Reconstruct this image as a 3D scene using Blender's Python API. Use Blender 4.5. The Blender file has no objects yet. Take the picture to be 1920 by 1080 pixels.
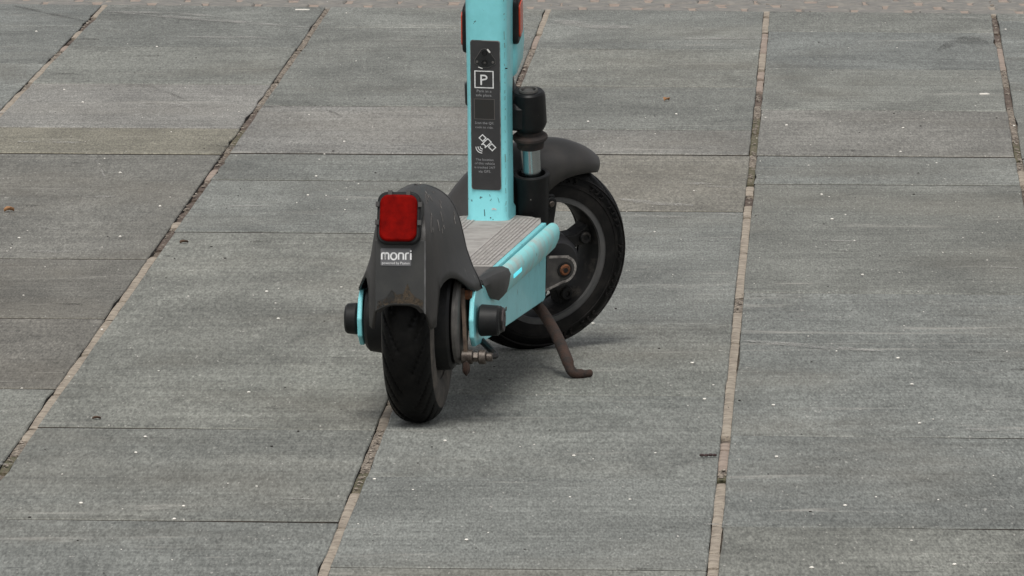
import bpy, bmesh, math, random
from mathutils import Vector, Matrix
random.seed(7)
S = bpy.context.scene
COL = S.collection
rad = math.radians

# ------------------------------------------------------------------ camera
FPX = 18500.0                                  # focal length in photo pixels (1920 wide)
PITCH = math.atan(1880.0 / FPX)
CAMH = 1.3767
cam_d = bpy.data.cameras.new('camera'); cam = bpy.data.objects.new('camera', cam_d); COL.objects.link(cam)
cam_d.sensor_width = 36; cam_d.lens = FPX / 1920 * 36; cam_d.clip_start = .1; cam_d.clip_end = 3000
cam.location = (0, 0, CAMH); cam.rotation_euler = (math.pi / 2 - PITCH, 0, 0)
S.camera = cam

# ------------------------------------------------------------------ sky, sun, exposure
SUN_EL, SUN_AZ = rad(57), rad(-172)             # azimuth measured from +Y towards +X
w = bpy.data.worlds.new('World'); S.world = w; w.use_nodes = True
nt = w.node_tree; bg = nt.nodes['Background']
sky = nt.nodes.new('ShaderNodeTexSky'); sky.sky_type = 'NISHITA'; sky.sun_disc = False
sky.sun_elevation = SUN_EL; sky.sun_rotation = SUN_AZ; sky.air_density = 1.0; sky.dust_density = 3.0; sky.ozone_density = 1.0
hs = nt.nodes.new('ShaderNodeHueSaturation'); hs.inputs['Saturation'].default_value = .14   # cloud cover: grey sky
nt.links.new(sky.outputs[0], hs.inputs['Color']); nt.links.new(hs.outputs[0], bg.inputs[0])
bg.inputs[1].default_value = .095
sd = bpy.data.lights.new('sun', 'SUN'); so = bpy.data.objects.new('sun', sd); COL.objects.link(so)
sd.energy = 1.5; sd.angle = rad(22); sd.color = (1, .965, .91)
sv = Vector((math.sin(SUN_AZ) * math.cos(SUN_EL), math.cos(SUN_AZ) * math.cos(SUN_EL), math.sin(SUN_EL)))
so.rotation_euler = sv.to_track_quat('Z', 'Y').to_euler(); so.location = sv * 30
S.view_settings.view_transform = 'Standard'; S.view_settings.look = 'None'
S.view_settings.gamma = 1; S.view_settings.use_curve_mapping = False
S.view_settings.exposure = .55

# ------------------------------------------------------------------ pixel -> place on a level plane
_F = Vector((0, math.cos(PITCH), -math.sin(PITCH))); _U = Vector((0, math.sin(PITCH), math.cos(PITCH)))
def gp(px, py, z=0.):
    r = _F + Vector(((px - 960) / FPX, 0, 0)) - _U * ((py - 540) / FPX)
    return Vector((0, 0, CAMH)) + r * ((z - CAMH) / r.z)

# ------------------------------------------------------------------ materials
def L(r, g, b):
    f = lambda c: (c / 255 / 12.92 if c / 255 <= .04045 else ((c / 255 + .055) / 1.055) ** 2.4)
    return (f(r), f(g), f(b), 1)
MATS = {}
def pm(name, c1, c2=None, scale=60, lo=.45, hi=.6, rough=.6, metal=0, bump=0, bscale=400, c3=None, s3=20, lo3=.5, hi3=.7,
       stretch=None, rough2=None, emit=None, spec=.5, clear=0):
    if name in MATS: return MATS[name]
    m = bpy.data.materials.new(name); m.use_nodes = True; n = m.node_tree; N = n.nodes; K = n.links
    b = N['Principled BSDF']; MATS[name] = m
    b.inputs['Roughness'].default_value = rough; b.inputs['Metallic'].default_value = metal
    b.inputs['Specular IOR Level'].default_value = spec
    b.inputs['Coat Weight'].default_value = clear
    b.inputs['Base Color'].default_value = c1
    tc = N.new('ShaderNodeTexCoord'); vec = tc.outputs['Object']
    if stretch:
        mp = N.new('ShaderNodeMapping'); mp.inputs['Scale'].default_value = stretch; K.new(vec, mp.inputs[0]); vec = mp.outputs[0]
    def layer(col_in, c, sc, lo, hi, det=6):
        t = N.new('ShaderNodeTexNoise'); t.inputs['Scale'].default_value = sc; t.inputs['Detail'].default_value = det
        t.inputs['Roughness'].default_value = .65; K.new(vec, t.inputs['Vector'])
        r = N.new('ShaderNodeMapRange'); r.inputs['From Min'].default_value = lo; r.inputs['From Max'].default_value = hi
        K.new(t.outputs[0], r.inputs[0])
        x = N.new('ShaderNodeMix'); x.data_type = 'RGBA'; K.new(r.outputs[0], x.inputs[0])
        if hasattr(col_in, 'links'): K.new(col_in, x.inputs[6])
        else: x.inputs[6].default_value = col_in
        x.inputs[7].default_value = c
        return x.outputs[2], r.outputs[0]
    cur = c1
    if c2:
        cur, fac = layer(c1, c2, scale, lo, hi)
        if rough2 is not None:
            rr = N.new('ShaderNodeMapRange'); rr.inputs['To Min'].default_value = rough; rr.inputs['To Max'].default_value = rough2
            K.new(fac, rr.inputs[0]); K.new(rr.outputs[0], b.inputs['Roughness'])
    if c3: cur, _ = layer(cur, c3, s3, lo3, hi3)
    if hasattr(cur, 'links'): K.new(cur, b.inputs['Base Color'])
    if bump:
        t = N.new('ShaderNodeTexNoise'); t.inputs['Scale'].default_value = bscale; t.inputs['Detail'].default_value = 4
        K.new(tc.outputs['Object'], t.inputs['Vector'])
        bp = N.new('ShaderNodeBump'); bp.inputs['Strength'].default_value = bump; bp.inputs['Distance'].default_value = .001
        K.new(t.outputs[0], bp.inputs['Height']); K.new(bp.outputs[0], b.inputs['Normal'])
    if emit:
        b.inputs['Emission Color'].default_value = emit[0]; b.inputs['Emission Strength'].default_value = emit[1]
    return m

def slab_material():
    m = bpy.data.materials.new('slab_stone'); m.use_nodes = True; n = m.node_tree; N = n.nodes; K = n.links
    b = N['Principled BSDF']; b.inputs['Roughness'].default_value = .78; b.inputs['Specular IOR Level'].default_value = .3
    geo = N.new('ShaderNodeNewGeometry'); oi = N.new('ShaderNodeObjectInfo')
    off = N.new('ShaderNodeVectorMath'); off.operation = 'SCALE'; off.inputs[0].default_value = (37, 53, 11)
    K.new(oi.outputs['Random'], off.inputs['Scale'])
    ad = N.new('ShaderNodeVectorMath'); K.new(geo.outputs['Position'], ad.inputs[0]); K.new(off.outputs[0], ad.inputs[1])
    def mapped(s):
        mp = N.new('ShaderNodeMapping'); mp.inputs['Scale'].default_value = s; K.new(ad.outputs[0], mp.inputs[0]); return mp.outputs[0]
    def noise(v, sc, det=3, ro=.6, dist=0):
        t = N.new('ShaderNodeTexNoise'); t.inputs['Scale'].default_value = sc; t.inputs['Detail'].default_value = det
        t.inputs['Roughness'].default_value = ro; t.inputs['Distortion'].default_value = dist; K.new(v, t.inputs['Vector']); return t.outputs[0]
    def rng(x, a, c, lo, hi, clamp=True):
        r = N.new('ShaderNodeMapRange'); r.clamp = clamp
        for k, v in zip(('From Min', 'From Max', 'To Min', 'To Max'), (a, c, lo, hi)): r.inputs[k].default_value = v
        K.new(x, r.inputs[0]); return r.outputs[0]
    def mul(a, c):
        q = N.new('ShaderNodeMath'); q.operation = 'MULTIPLY'; K.new(a, q.inputs[0]); K.new(c, q.inputs[1]); return q.outputs[0]
    # brushed grain: long along the slab, fine across it
    g1 = rng(noise(mapped((1, .13, 1)), 400, 1), .25, .75, .60, 1.40, False)
    g2 = rng(noise(mapped((1, .2, 1)), 120, 3), .25, .75, .82, 1.18, False)
    # saw streaks running across the slab
    st = rng(noise(mapped((.5, 9, 1)), 5, 5, .7), .3, .7, .82, 1.18, False)
    cl = rng(noise(mapped((1, .5, 1)), 5.5, 6, .65, .5), .3, .7, .72, 1.28, False)
    k = mul(mul(g1, g2), mul(st, cl))
    sc = N.new('ShaderNodeVectorMath'); sc.operation = 'SCALE'; K.new(oi.outputs['Color'], sc.inputs[0]); K.new(k, sc.inputs['Scale'])
    cur = sc.outputs[0]
    def over(cur, fac, c):
        x = N.new('ShaderNodeMix'); x.data_type = 'RGBA'; K.new(fac, x.inputs[0]); K.new(cur, x.inputs[6]); x.inputs[7].default_value = c; return x.outputs[2]
    # earthy bloom, pale scuffs, dark flecks, mica
    cur = over(cur, rng(noise(mapped((.6, .5, 1)), 3.2, 4), .5, .75, 0, .26), (.17, .145, .108, 1))
    cur = over(cur, rng(noise(mapped((.7, 3.5, 1)), 3.7, 6, .7, .6), .60, .72, 0, .5), (.42, .40, .36, 1))
    cur = over(cur, rng(noise(mapped((.8, 3.5, 1)), 7, 3), .69, .74, 0, .55), (.05, .052, .05, 1))
    cur = over(cur, rng(noise(mapped((1, .18, 1)), 210, 1), .70, .78, 0, .5), (.5, .48, .44, 1))
    K.new(cur, b.inputs['Base Color'])
    bp = N.new('ShaderNodeBump'); bp.inputs['Strength'].default_value = .35; bp.inputs['Distance'].default_value = .001
    K.new(noise(mapped((1, .3, 1)), 260, 3), bp.inputs['Height']); K.new(bp.outputs[0], b.inputs['Normal'])
    return m
M_SLAB = slab_material()
M_BED = pm('bedding_soil', (.085, .068, .053, 1), (.20, .16, .125, 1), 90, .4, .65, .95, bump=1, bscale=250)
M_DIRT = pm('joint_dirt', (.022, .019, .016, 1), (.06, .05, .04, 1), 60, .45, .65, .95)
M_GRAV = pm('gravel_fill', (.06, .048, .038, 1), (.33, .28, .225, 1), 210, .42, .60, .95, bump=1, bscale=250)
M_MORT = pm('mortar_tan', (.35, .30, .24, 1), (.21, .175, .14, 1), 45, .40, .64, .95, bump=.8, bscale=300, c3=(.10, .085, .065, 1), s3=90, lo3=.58, hi3=.70)
M_MORTP = pm('mortar_pink', (.32, .255, .21, 1), (.22, .175, .145, 1), 55, .42, .62, .95, bump=.8, bscale=300)
M_MORTD = pm('mortar_dark', (.085, .062, .05, 1), (.15, .115, .09, 1), 70, .45, .65, .95, bump=1, bscale=300)
M_MOSS = pm('mortar_moss', (.085, .08, .045, 1), (.15, .125, .085, 1), 70, .45, .62, .95, bump=1, bscale=300)
M_GRIT = pm('grit', (.13, .105, .085, 1), (.36, .32, .27, 1), 300, .4, .7, .9)
M_WHITE = pm('pale_crumb', (.75, .72, .66, 1), None, rough=.8)
M_SETT = pm('sett_stone', (.15, .145, .135, 1), (.23, .215, .19, 1), 40, .4, .65, .85, bump=.5, bscale=120)

M_BLUE = pm('turquoise_paint', (.235, .665, .715, 1), (.20, .59, .63, 1), 28, .42, .66, .38, bump=.06, bscale=500,
            c3=(.055, .10, .10, 1), s3=95, lo3=.655, hi3=.69, clear=.15)
M_RAIL = pm('turquoise_dusty', (.25, .62, .63, 1), (.36, .46, .44, 1), 26, .46, .66, .55, c3=(.16, .20, .19, 1), s3=70, lo3=.64, hi3=.70)
M_BLACK = pm('black_plastic', (.010, .0105, .011, 1), (.020, .019, .018, 1), 40, .45, .7, .5, bump=.1, bscale=700, spec=.22)
M_CHARC = pm('charcoal_plastic', (.020, .0190, .0182, 1), (.038, .0335, .0305, 1), 22, .4, .7, .55, bump=.12, bscale=900,
             c3=(.17, .16, .15, 1), s3=55, lo3=.665, hi3=.76, stretch=(1, 1, .35))
M_PLATE = pm('fender_plate', (.022, .023, .023, 1), (.036, .036, .034, 1), 30, .4, .7, .6, bump=.1, bscale=900)
M_MUD = pm('dried_mud', (.12, .085, .055, 1), (.055, .048, .042, 1), 70, .42, .6, .95)
M_RUB = pm('tyre_rubber', (.0045, .0045, .0045, 1), (.009, .0085, .008, 1), 50, .45, .7, .48, bump=.1, bscale=600, spec=.10)
M_SIDE = pm('tyre_sidewall', (.045, .039, .034, 1), (.105, .088, .073, 1), 32, .42, .66, .85, bump=.15, bscale=500)
M_SIDEF = pm('tyre_sidewall_clean', (.009, .0087, .0085, 1), (.022, .020, .0185, 1), 32, .45, .7, .7, bump=.15, bscale=500, spec=.12)
M_ALLOY = pm('alloy_black', (.012, .012, .012, 1), (.060, .053, .046, 1), 45, .52, .75, .6, spec=.22)
M_LIP = pm('alloy_lip', (.060, .060, .060, 1), (.085, .082, .08, 1), 40, .45, .7, .55)
M_FORK = pm('fork_black', (.007, .007, .0075, 1), (.014, .0135, .013, 1), 40, .45, .7, .42, c3=(.34, .32, .30, 1), s3=130, lo3=.69, hi3=.73, spec=.22)
M_GREY = pm('cast_grey', (.09, .085, .08, 1), (.17, .155, .145, 1), 60, .45, .7, .6, metal=.3)
M_CHROME = pm('polished_steel', (.42, .45, .46, 1), None, rough=.22, metal=1)
M_STEEL = pm('zinc_steel', (.10, .085, .073, 1), (.045, .034, .028, 1), 120, .45, .65, .5, metal=.6)
M_RUST = pm('rusty_steel', (.042, .021, .014, 1), (.018, .0135, .0115, 1), 70, .42, .62, .85, bump=.6, bscale=400)
M_RUSTY = pm('rust_bright', (.16, .055, .018, 1), (.07, .03, .015, 1), 160, .42, .62, .9)
M_DUSTM = pm('brake_arm_metal', (.125, .09, .065, 1), (.06, .042, .032, 1), 80, .45, .62, .7, metal=.3)
M_MAT = pm('deck_rubber', (.32, .305, .285, 1), (.24, .225, .21, 1), 40, .42, .62, .9, bump=.3, bscale=500, c3=(.34, .32, .30, 1), s3=24, lo3=.55, hi3=.72)
M_RIDGE = pm('deck_ridge_rubber', (.36, .34, .32, 1), (.26, .245, .23, 1), 90, .42, .62, .9)
M_RGROOVE = pm('deck_groove_rubber', (.185, .172, .16, 1), (.26, .24, .225, 1), 60, .42, .62, .95)
M_LABEL = pm('label_panel', (.032, .031, .033, 1), (.046, .044, .045, 1), 30, .45, .7, .42, c3=(.15, .14, .13, 1), s3=70, lo3=.70, hi3=.76)
M_INK = pm('white_print', (.72, .72, .72, 1), (.5, .5, .5, 1), 200, .5, .7, .6)
M_GREYINK = pm('worn_print', (.34, .34, .35, 1), (.2, .2, .2, 1), 250, .45, .65, .6)
M_STICK = pm('sticker', (.11, .11, .115, 1), None, rough=.5)
M_ORANGE = pm('orange_reflector', (.50, .055, .02, 1), None, rough=.25)
M_LED = pm('cyan_led', (.1, .7, .8, 1), None, rough=.3, emit=((.09, .75, .88, 1), .5))
def red_lens():
    m = bpy.data.materials.new('red_lens'); m.use_nodes = True; n = m.node_tree; N = n.nodes; K = n.links
    b = N['Principled BSDF']; b.inputs['Roughness'].default_value = .55; b.inputs['Specular IOR Level'].default_value = .03
    tc = N.new('ShaderNodeTexCoord')
    v = N.new('ShaderNodeTexVoronoi'); v.inputs['Scale'].default_value = 520; K.new(tc.outputs['Object'], v.inputs['Vector'])
    t = N.new('ShaderNodeTexNoise'); t.inputs['Scale'].default_value = 90; t.inputs['Detail'].default_value = 5; K.new(tc.outputs['Object'], t.inputs['Vector'])
    x = N.new('ShaderNodeMix'); x.data_type = 'RGBA'; K.new(t.outputs[0], x.inputs[0]); x.inputs[6].default_value = (.035, .0005, .0005, 1); x.inputs[7].default_value = (.25, .004, .002, 1)
    K.new(x.outputs[2], b.inputs['Base Color'])
    bp = N.new('ShaderNodeBump'); bp.inputs['Strength'].default_value = .10; bp.inputs['Distance'].default_value = .001
    K.new(v.outputs['Distance'], bp.inputs['Height']); K.new(bp.outputs[0], b.inputs['Normal'])
    return m
M_RED = red_lens()

# ------------------------------------------------------------------ mesh helpers
def mk(name, verts, faces, mat, parent=None, smooth=True, angle=35, mats=None, midx=None):
    me = bpy.data.meshes.new(name); me.from_pydata([tuple(v) for v in verts], [], faces)
    bm = bmesh.new(); bm.from_mesh(me); bmesh.ops.recalc_face_normals(bm, faces=bm.faces); bm.to_mesh(me); bm.free()
    for m in (mats or [mat]): me.materials.append(m)
    if midx:
        for p, i in zip(me.polygons, midx): p.material_index = i
    if smooth:
        me.shade_smooth(); me.set_sharp_from_angle(angle=rad(angle))
    else: me.shade_flat()
    o = bpy.data.objects.new(name, me); COL.objects.link(o)
    if parent: o.parent = parent
    return o
def bev(o, w, seg=2, ang=35):
    m = o.modifiers.new('bevel', 'BEVEL'); m.width = w; m.segments = seg; m.limit_method = 'ANGLE'; m.angle_limit = rad(ang); m.use_clamp_overlap = True
    return o
def solid(o, t, off=-1):
    m = o.modifiers.new('solid', 'SOLIDIFY'); m.thickness = t; m.offset = off; return o
class G:
    """collects several shapes that are one part"""
    def __init__(s): s.v = []; s.f = []
    def add(s, v, f):
        b = len(s.v); s.v += [Vector(q) for q in v]; s.f += [tuple(i + b for i in q) for q in f]; return s
    def mk(s, name, mat, parent=None, **k): return mk(name, s.v, s.f, mat, parent, **k)
class Fr:
    def __init__(s, o, x, y, z): s.o = Vector(o); s.x = Vector(x); s.y = Vector(y); s.z = Vector(z)
    def __call__(s, a, b, c): return s.o + s.x * a + s.y * b + s.z * c
ID = Fr((0, 0, 0), (1, 0, 0), (0, 1, 0), (0, 0, 1))
def loft(rings, closed=True, caps=True):
    v = []; f = []; n = len(rings[0])
    for r in rings: v += list(r)
    for j in range(len(rings) - 1):
        for i in range(n if closed else n - 1):
            a = j * n + i; b = j * n + (i + 1) % n; f.append((a, b, b + n, a + n))
    if caps and closed: f.append(tuple(range(n))[::-1]); f.append(tuple(range((len(rings) - 1) * n, len(rings) * n)))
    return v, f
def lathe(fr, prof, n=48, closed=False, arc=2 * math.pi):
    """prof: (axial, radius) pairs; axis along fr.x"""
    v = []; f = []; k = len(prof)
    for i in range(n):
        t = arc * i / n
        for a, r in prof: v.append(fr(a, r * math.cos(t), r * math.sin(t)))
    for i in range(n):
        for j in range(k if closed else k - 1):
            a = i * k + j; b = i * k + (j + 1) % k; c = ((i + 1) % n) * k + (j + 1) % k; d = ((i + 1) % n) * k + j
            f.append((a, b, c, d))
    return v, f
def cyl(fr, a0, a1, r0, r1=None, n=24, ch=.001):
    r1 = r0 if r1 is None else r1
    rings = []
    for a, r in ((a0, r0 - ch), (a0 + ch, r0), (a1 - ch, r1), (a1, r1 - ch)):
        rings.append([fr(a, r * math.cos(2 * math.pi * i / n), r * math.sin(2 * math.pi * i / n)) for i in range(n)])
    return loft(rings)
def tube(pts, r, n=12):
    pts = [Vector(p) for p in pts]; rr = r if isinstance(r, (list, tuple)) else [r] * len(pts); rings = []
    up = None
    for i, p in enumerate(pts):
        t = (pts[min(i + 1, len(pts) - 1)] - pts[max(i - 1, 0)]).normalized()
        if up is None: up = t.orthogonal().normalized()
        up = (up - t * up.dot(t)).normalized(); s = t.cross(up)
        rings.append([p + (up * math.cos(2 * math.pi * k / n) + s * math.sin(2 * math.pi * k / n)) * rr[i] for k in range(n)])
    return loft(rings)
def prism(fr, poly, z0, z1):
    """polygon in fr.x/fr.y, extruded along fr.z"""
    return loft([[fr(a, b, z0) for a, b in poly], [fr(a, b, z1) for a, b in poly]])
def box(fr, x0, x1, y0, y1, z0, z1): return prism(fr, [(x0, y0), (x1, y0), (x1, y1), (x0, y1)], z0, z1)
def rrect(x0, x1, y0, y1, r, n=5):
    out = []
    for cx, cy, a0 in ((x1 - r, y1 - r, 0), (x0 + r, y1 - r, 90), (x0 + r, y0 + r, 180), (x1 - r, y0 + r, 270)):
        for i in range(n + 1):
            a = rad(a0 + 90 * i / n); out.append((cx + r * math.cos(a), cy + r * math.sin(a)))
    return out
def circ(cx, cy, r, n=20, a0=0, a1=360): return [(cx + r * math.cos(rad(a0 + (a1 - a0) * i / n)), cy + r * math.sin(rad(a0 + (a1 - a0) * i / n))) for i in range(n + (a1 - a0 < 360))]
def smoothpath(pts, n=6):
    pts = [Vector(p) for p in pts]; out = []
    for i in range(len(pts) - 1):
        p0 = pts[max(i - 1, 0)]; p1 = pts[i]; p2 = pts[i + 1]; p3 = pts[min(i + 2, len(pts) - 1)]
        for k in range(n):
            t = k / n; out.append(.5 * ((2 * p1) + (p2 - p0) * t + (2 * p0 - 5 * p1 + 4 * p2 - p3) * t * t + (3 * p1 - p0 - 3 * p2 + p3) * t ** 3))
    out.append(pts[-1]); return out
def stroke(g, fr, pts, wd, z=0., closed=False):
    """flat line of width wd drawn in fr.x/fr.y, a hair of thickness"""
    P = [Vector((a, b)) for a, b in pts]; n = len(P); lft = []; rgt = []
    for i in range(n):
        if closed: a = P[(i - 1) % n]; c = P[(i + 1) % n]
        else: a = P[max(i - 1, 0)]; c = P[min(i + 1, n - 1)]
        d1 = (P[i] - a); d2 = (c - P[i])
        d1 = d1.normalized() if d1.length > 1e-9 else d2.normalized(); d2 = d2.normalized() if d2.length > 1e-9 else d1
        t = (d1 + d2); t = t.normalized() if t.length > 1e-6 else d1
        nn = Vector((-t.y, t.x)); k = 1 / max(.5, nn.dot(Vector((-d1.y, d1.x))))
        lft.append(P[i] + nn * wd / 2 * k); rgt.append(P[i] - nn * wd / 2 * k)
    v = [fr(q.x, q.y, z) for q in lft] + [fr(q.x, q.y, z) for q in rgt]
    f = [(i, (i + 1) % n, n + (i + 1) % n, n + i) for i in range(n if closed else n - 1)]
    g.add(v, f)
def text_geo(g, fr, s, cx, cy, width, z):
    cu = bpy.data.curves.new('t', 'FONT'); cu.body = s; cu.align_x = 'CENTER'; cu.align_y = 'CENTER'; cu.resolution_u = 2
    o = bpy.data.objects.new('t', cu); COL.objects.link(o); dg = bpy.context.evaluated_depsgraph_get()
    me = bpy.data.meshes.new_from_object(o.evaluated_get(dg))
    xs = [v.co.x for v in me.vertices]; k = width / (max(xs) - min(xs))
    g.add([fr(cx + v.co.x * k, cy + v.co.y * k, z) for v in me.vertices], [tuple(p.vertices) for p in me.polygons])
    bpy.data.objects.remove(o); bpy.data.curves.remove(cu); bpy.data.meshes.remove(me)
def tag(o, label, cat=None, kind=None, group=None):
    if label: o['label'] = label
    if cat: o['category'] = cat
    if kind: o['kind'] = kind
    if group: o['group'] = group
    return o
def empty(name, loc, rz=0):
    o = bpy.data.objects.new(name, None); COL.objects.link(o); o.location = loc; o.rotation_euler = (0, 0, rz); o.empty_display_size = .1; return o

# ================================================================== THE GROUND
gr = mk('ground', [(-900, -900, -.012), (900, -900, -.012), (900, 900, -.012), (-900, 900, -.012)], [(0, 1, 2, 3)],
        pm('far_ground', (.19, .185, .17, 1), (.24, .23, .21, 1), 3, .4, .6, .9), smooth=False)
tag(gr, 'flat grey ground under the paving', kind='structure')
pav = mk('pavement', [(-2.6, 8.2, -.008), (2.6, 8.2, -.008), (2.6, 18.9, -.008), (-2.6, 18.9, -.008)], [(0, 1, 2, 3)], M_BED, smooth=False)
tag(pav, 'grey stone slab pavement with tan mortar joints', kind='structure')

VPX, VPY = 1568., -1340.
def vpline(x0): return lambda y: VPX + (x0 - VPX) * (y - VPY) / (-VPY)
def two(xa, ya, xb, yb): return lambda y: xa + (xb - xa) * (y - ya) / (yb - ya)
JL = [vpline(-640), vpline(-215), two(205, 0, 4, 208), two(625, 0, 0, 888), two(1035, 0, 605, 1075), two(1440, 0, 1336, 1075),
      two(1858, 0, 1920, 350), vpline(2285), vpline(2705)]
JL += [vpline(3125), vpline(3545), vpline(3965), vpline(-1900), vpline(-1480), vpline(-1060), vpline(-640)]
JW = [.0055, .0055, .0052, .0056, .0056, .0058, .0055, .0055, .0055] + [.0055] * 7
ROWS = {0: [60, 130, 215, 290, 380, 480, 600, 730, 880],
        1: [47, 118, 205, 287, 372, 470, 600, 740, 900],
        2: [88, 157, 239, 288, 484, 595, 726, 860],
        3: [52, 199, 288, 338, 436, 803, 975],
        4: [92, 162, 243, 289, 395, 607, 740, 896],
        5: [60, 130, 207, 293, 346, 550, 819, 990],
        6: [40, 108, 171, 299, 366, 480, 640, 800],
        7: [62, 150, 230, 296, 390, 520, 660, 820]}
for c_, sft in ((8, 11), (9, -14), (10, 23), (12, 9), (13, -17), (14, 20)): ROWS[c_] = [y + sft * (1 + y / 600) for y in ROWS[c_ % 4]]
TINT = {  # (column, row index): base colour
    (2, 3): (.200, .188, .150), (2, 4): (.172, .168, .150), (2, 5): (.145, .139, .122), (2, 6): (.153, .145, .127), (4, 4): (.197, .187, .160), (3, 2): (.212, .207, .192), (2, 2): (.226, .220, .203), (4, 3): (.198, .194, .178), (5, 3): (.196, .190, .172)}
MAIN = (3, 2, 3, 3, 2, 3, 3, 3, 3)
# half width of the open cross joints, by column and row
RJ = {(2, 88): 0.0025, (2, 157): 0.0040, (2, 239): 0.0090, (2, 484): 0.0090, (2, 595): 0.0112, (2, 726): 0.0090, (3, 52): 0.0090, (3, 199): 0.0075, (3, 338): 0.0120, (3, 436): 0.0135, (3, 803): 0.0105, (3, 975): 0.0120,
      (4, 92): 0.0120, (4, 162): 0.0105, (4, 243): 0.0075, (4, 395): 0.0090, (4, 607): 0.0035, (4, 740): 0.0030, (4, 896): 0.0015, (5, 60): 0.0035, (5, 130): 0.0040, (5, 207): 0.0040, (5, 346): 0.0105, (5, 550): 0.0045, (5, 819): 0.0135, (5, 990): 0.0135}
RJ.update({(3, 803): (.011, .003), (3, 975): (.004, .013), (5, 819): (.0015, .013), (5, 990): (.0008, .012), (4, 92): (.012, .008), (4, 162): (.011, .008), (4, 243): .009, (4, 395): .010, (4, 607): .005, (4, 740): .004, (5, 60): .007, (5, 130): .007, (5, 207): .007, (5, 346): .010, (5, 550): .006,
           (3, 436): .012, (2, 726): (.003, .010), (3, 338): .012, (2, 595): (.012, .009), (3, 199): .009, (3, 52): .010, (2, 239): .010, (2, 157): .008, (2, 484): .010})
def setts_y(x): return 7 + 19 * x / 1920.
for c in list(range(8)) + [8, 9, 10, 12, 13, 14]:
    lx, rx = JL[c], JL[c + 1]
    rows = ROWS[c]
    allr = [None] + rows + [rows[-1] + 170, rows[-1] + 370, rows[-1] + 600]
    mid = lambda y: (lx(y) + rx(y)) / 2
    rj = [.003] + [RJ.get((c, y), .0045) for y in rows] + [.006] * 3
    for i in range(len(allr) - 1):
        cor = []
        for k, yy in ((i, allr[i]), (i + 1, allr[i + 1])):
            for sgn, ln, jw in ((1, lx, JW[c]), (-1, rx, JW[c + 1])):
                x = ln(yy if yy is not None else 15)
                if yy is None: y = setts_y(x)
                else: y = yy + (x - mid(yy)) * (.0052 + .0042 * yy / 1000)
                x = ln(y); P = gp(x, y)
                P.x += sgn * (jw + random.uniform(-.0008, .0012))
                big = yy is not None and 285 < yy < 300
                P.y += (-1 if k == i else 1) * (.0170 if big else (rj[k] if not isinstance(rj[k], tuple) else rj[k][0 if sgn > 0 else 1]))
                cor.append(P)
        a, b, d, e = cor                       # far-left, far-right, near-left, near-right
        top = random.uniform(-.0002, .0002); ctr = (a + b + d + e) / 4
        # ring with slightly uneven arrises
        ring = []
        for p, q in ((a, b), (b, e), (e, d), (d, a)):
            n = 8
            for s in range(n):
                t = s / n; P = p.lerp(q, t)
                if s: P = P + Vector((random.uniform(-.0009, .0009) + (0 if random.random() > .06 else math.copysign(.003, -(P - ctr).x)), random.uniform(-.0014, .0014), 0))
                ring.append(P - ctr)
        rt = [Vector((p.x, p.y, top)) for p in ring]; ri = [Vector((p.x - math.copysign(.0012, p.x) if abs(p.x) > .15 else p.x, p.y - math.copysign(.002, p.y), top)) for p in ring]
        ro = [Vector((p.x, p.y, top - .0015)) for p in ring]; rb = [Vector((p.x, p.y, -.03)) for p in ring]
        v, f = loft([rb, ro, ri], caps=False); n = len(ring); f.append(tuple(range(2 * n, 3 * n)))
        s = mk('slab', v, f, None, pav, smooth=False, mats=[M_SLAB, M_DIRT], midx=[1] * n + [0] * (n + 1)); s.location = ctr
        base = Vector((.157, .162, .149)) * random.uniform(.93, 1.06); base += Vector((1, .3, -.8)) * random.uniform(-.003, .005)
        tcol = TINT.get((c, i)); base = Vector(tcol) * .88 if tcol else base
        s.color = (*base, 1)

# mortar that fills the long joints, in pieces with gaps of bare grit
SEG = {2: [(-8, 30, 't'), (32, 55, 'd'), (56, 68, 't'), (70, 78, 'd'), (82, 92, 'p'), (112, 152, 't'), (168, 240, 't')],
       3: [(-8, 12, 'd'), (205, 240, 'd'), (240, 270, 'o'), (300, 312, 'd'), (313, 334, 'p'), (338, 352, 'd'), (356, 368, 'd'), (373, 384, 'd'), (392, 409, 'd'), (412, 424, 't'),
           (426, 462, 'd'), (478, 560, 't'), (563, 596, 't'), (598, 660, 't'), (663, 735, 't'), (738, 800, 't'), (802, 822, 't'), (850, 880, 'o')],
       4: [(-8, 12, 'o'), (14, 60, 't'), (64, 86, 'p'), (120, 170, 'd'), (200, 330, 'd'), (340, 480, 't'), (482, 640, 't'), (645, 752, 't'), (756, 802, 't'), (880, 918, 'o'), (921, 985, 't'), (987, 1120, 't')],
       5: [(10, 28, 't'), (31, 58, 't'), (60, 95, 'p'), (97, 128, 't'), (131, 143, 'p'), (148, 168, 'p'), (172, 195, 'd'), (218, 243, 'o'), (247, 286, 'o'), (310, 340, 'o'), (347, 363, 't'),
           (365, 380, 'd'), (383, 403, 't'), (406, 470, 't'), (471, 554, 't'), (583, 640, 't'), (642, 814, 't'), (824, 838, 'p'), (840, 876, 'p'), (886, 894, 'o'), (901, 1032, 't'), (1034, 1060, 't'), (1062, 1130, 't')],
       6: [(12, 26, 't'), (30, 58, 'd'), (62, 75, 'd'), (88, 128, 'p'), (160, 196, 'd'), (262, 298, 'o'), (318, 345, 't'), (350, 400, 'd')],
       1: [(0, 400, 't'), (404, 800, 't')], 7: [(30, 300, 't'), (304, 700, 't')], 0: [(0, 500, 't')], 8: [(30, 600, 't'), (604, 1000, 't')], 9: [(30, 500, 't'), (504, 900, 't')], 10: [(30, 700, 't')], 12: [(0, 600, 't')], 13: [(0, 500, 't'), (503, 900, 't')], 14: [(0, 700, 't')]}
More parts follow.
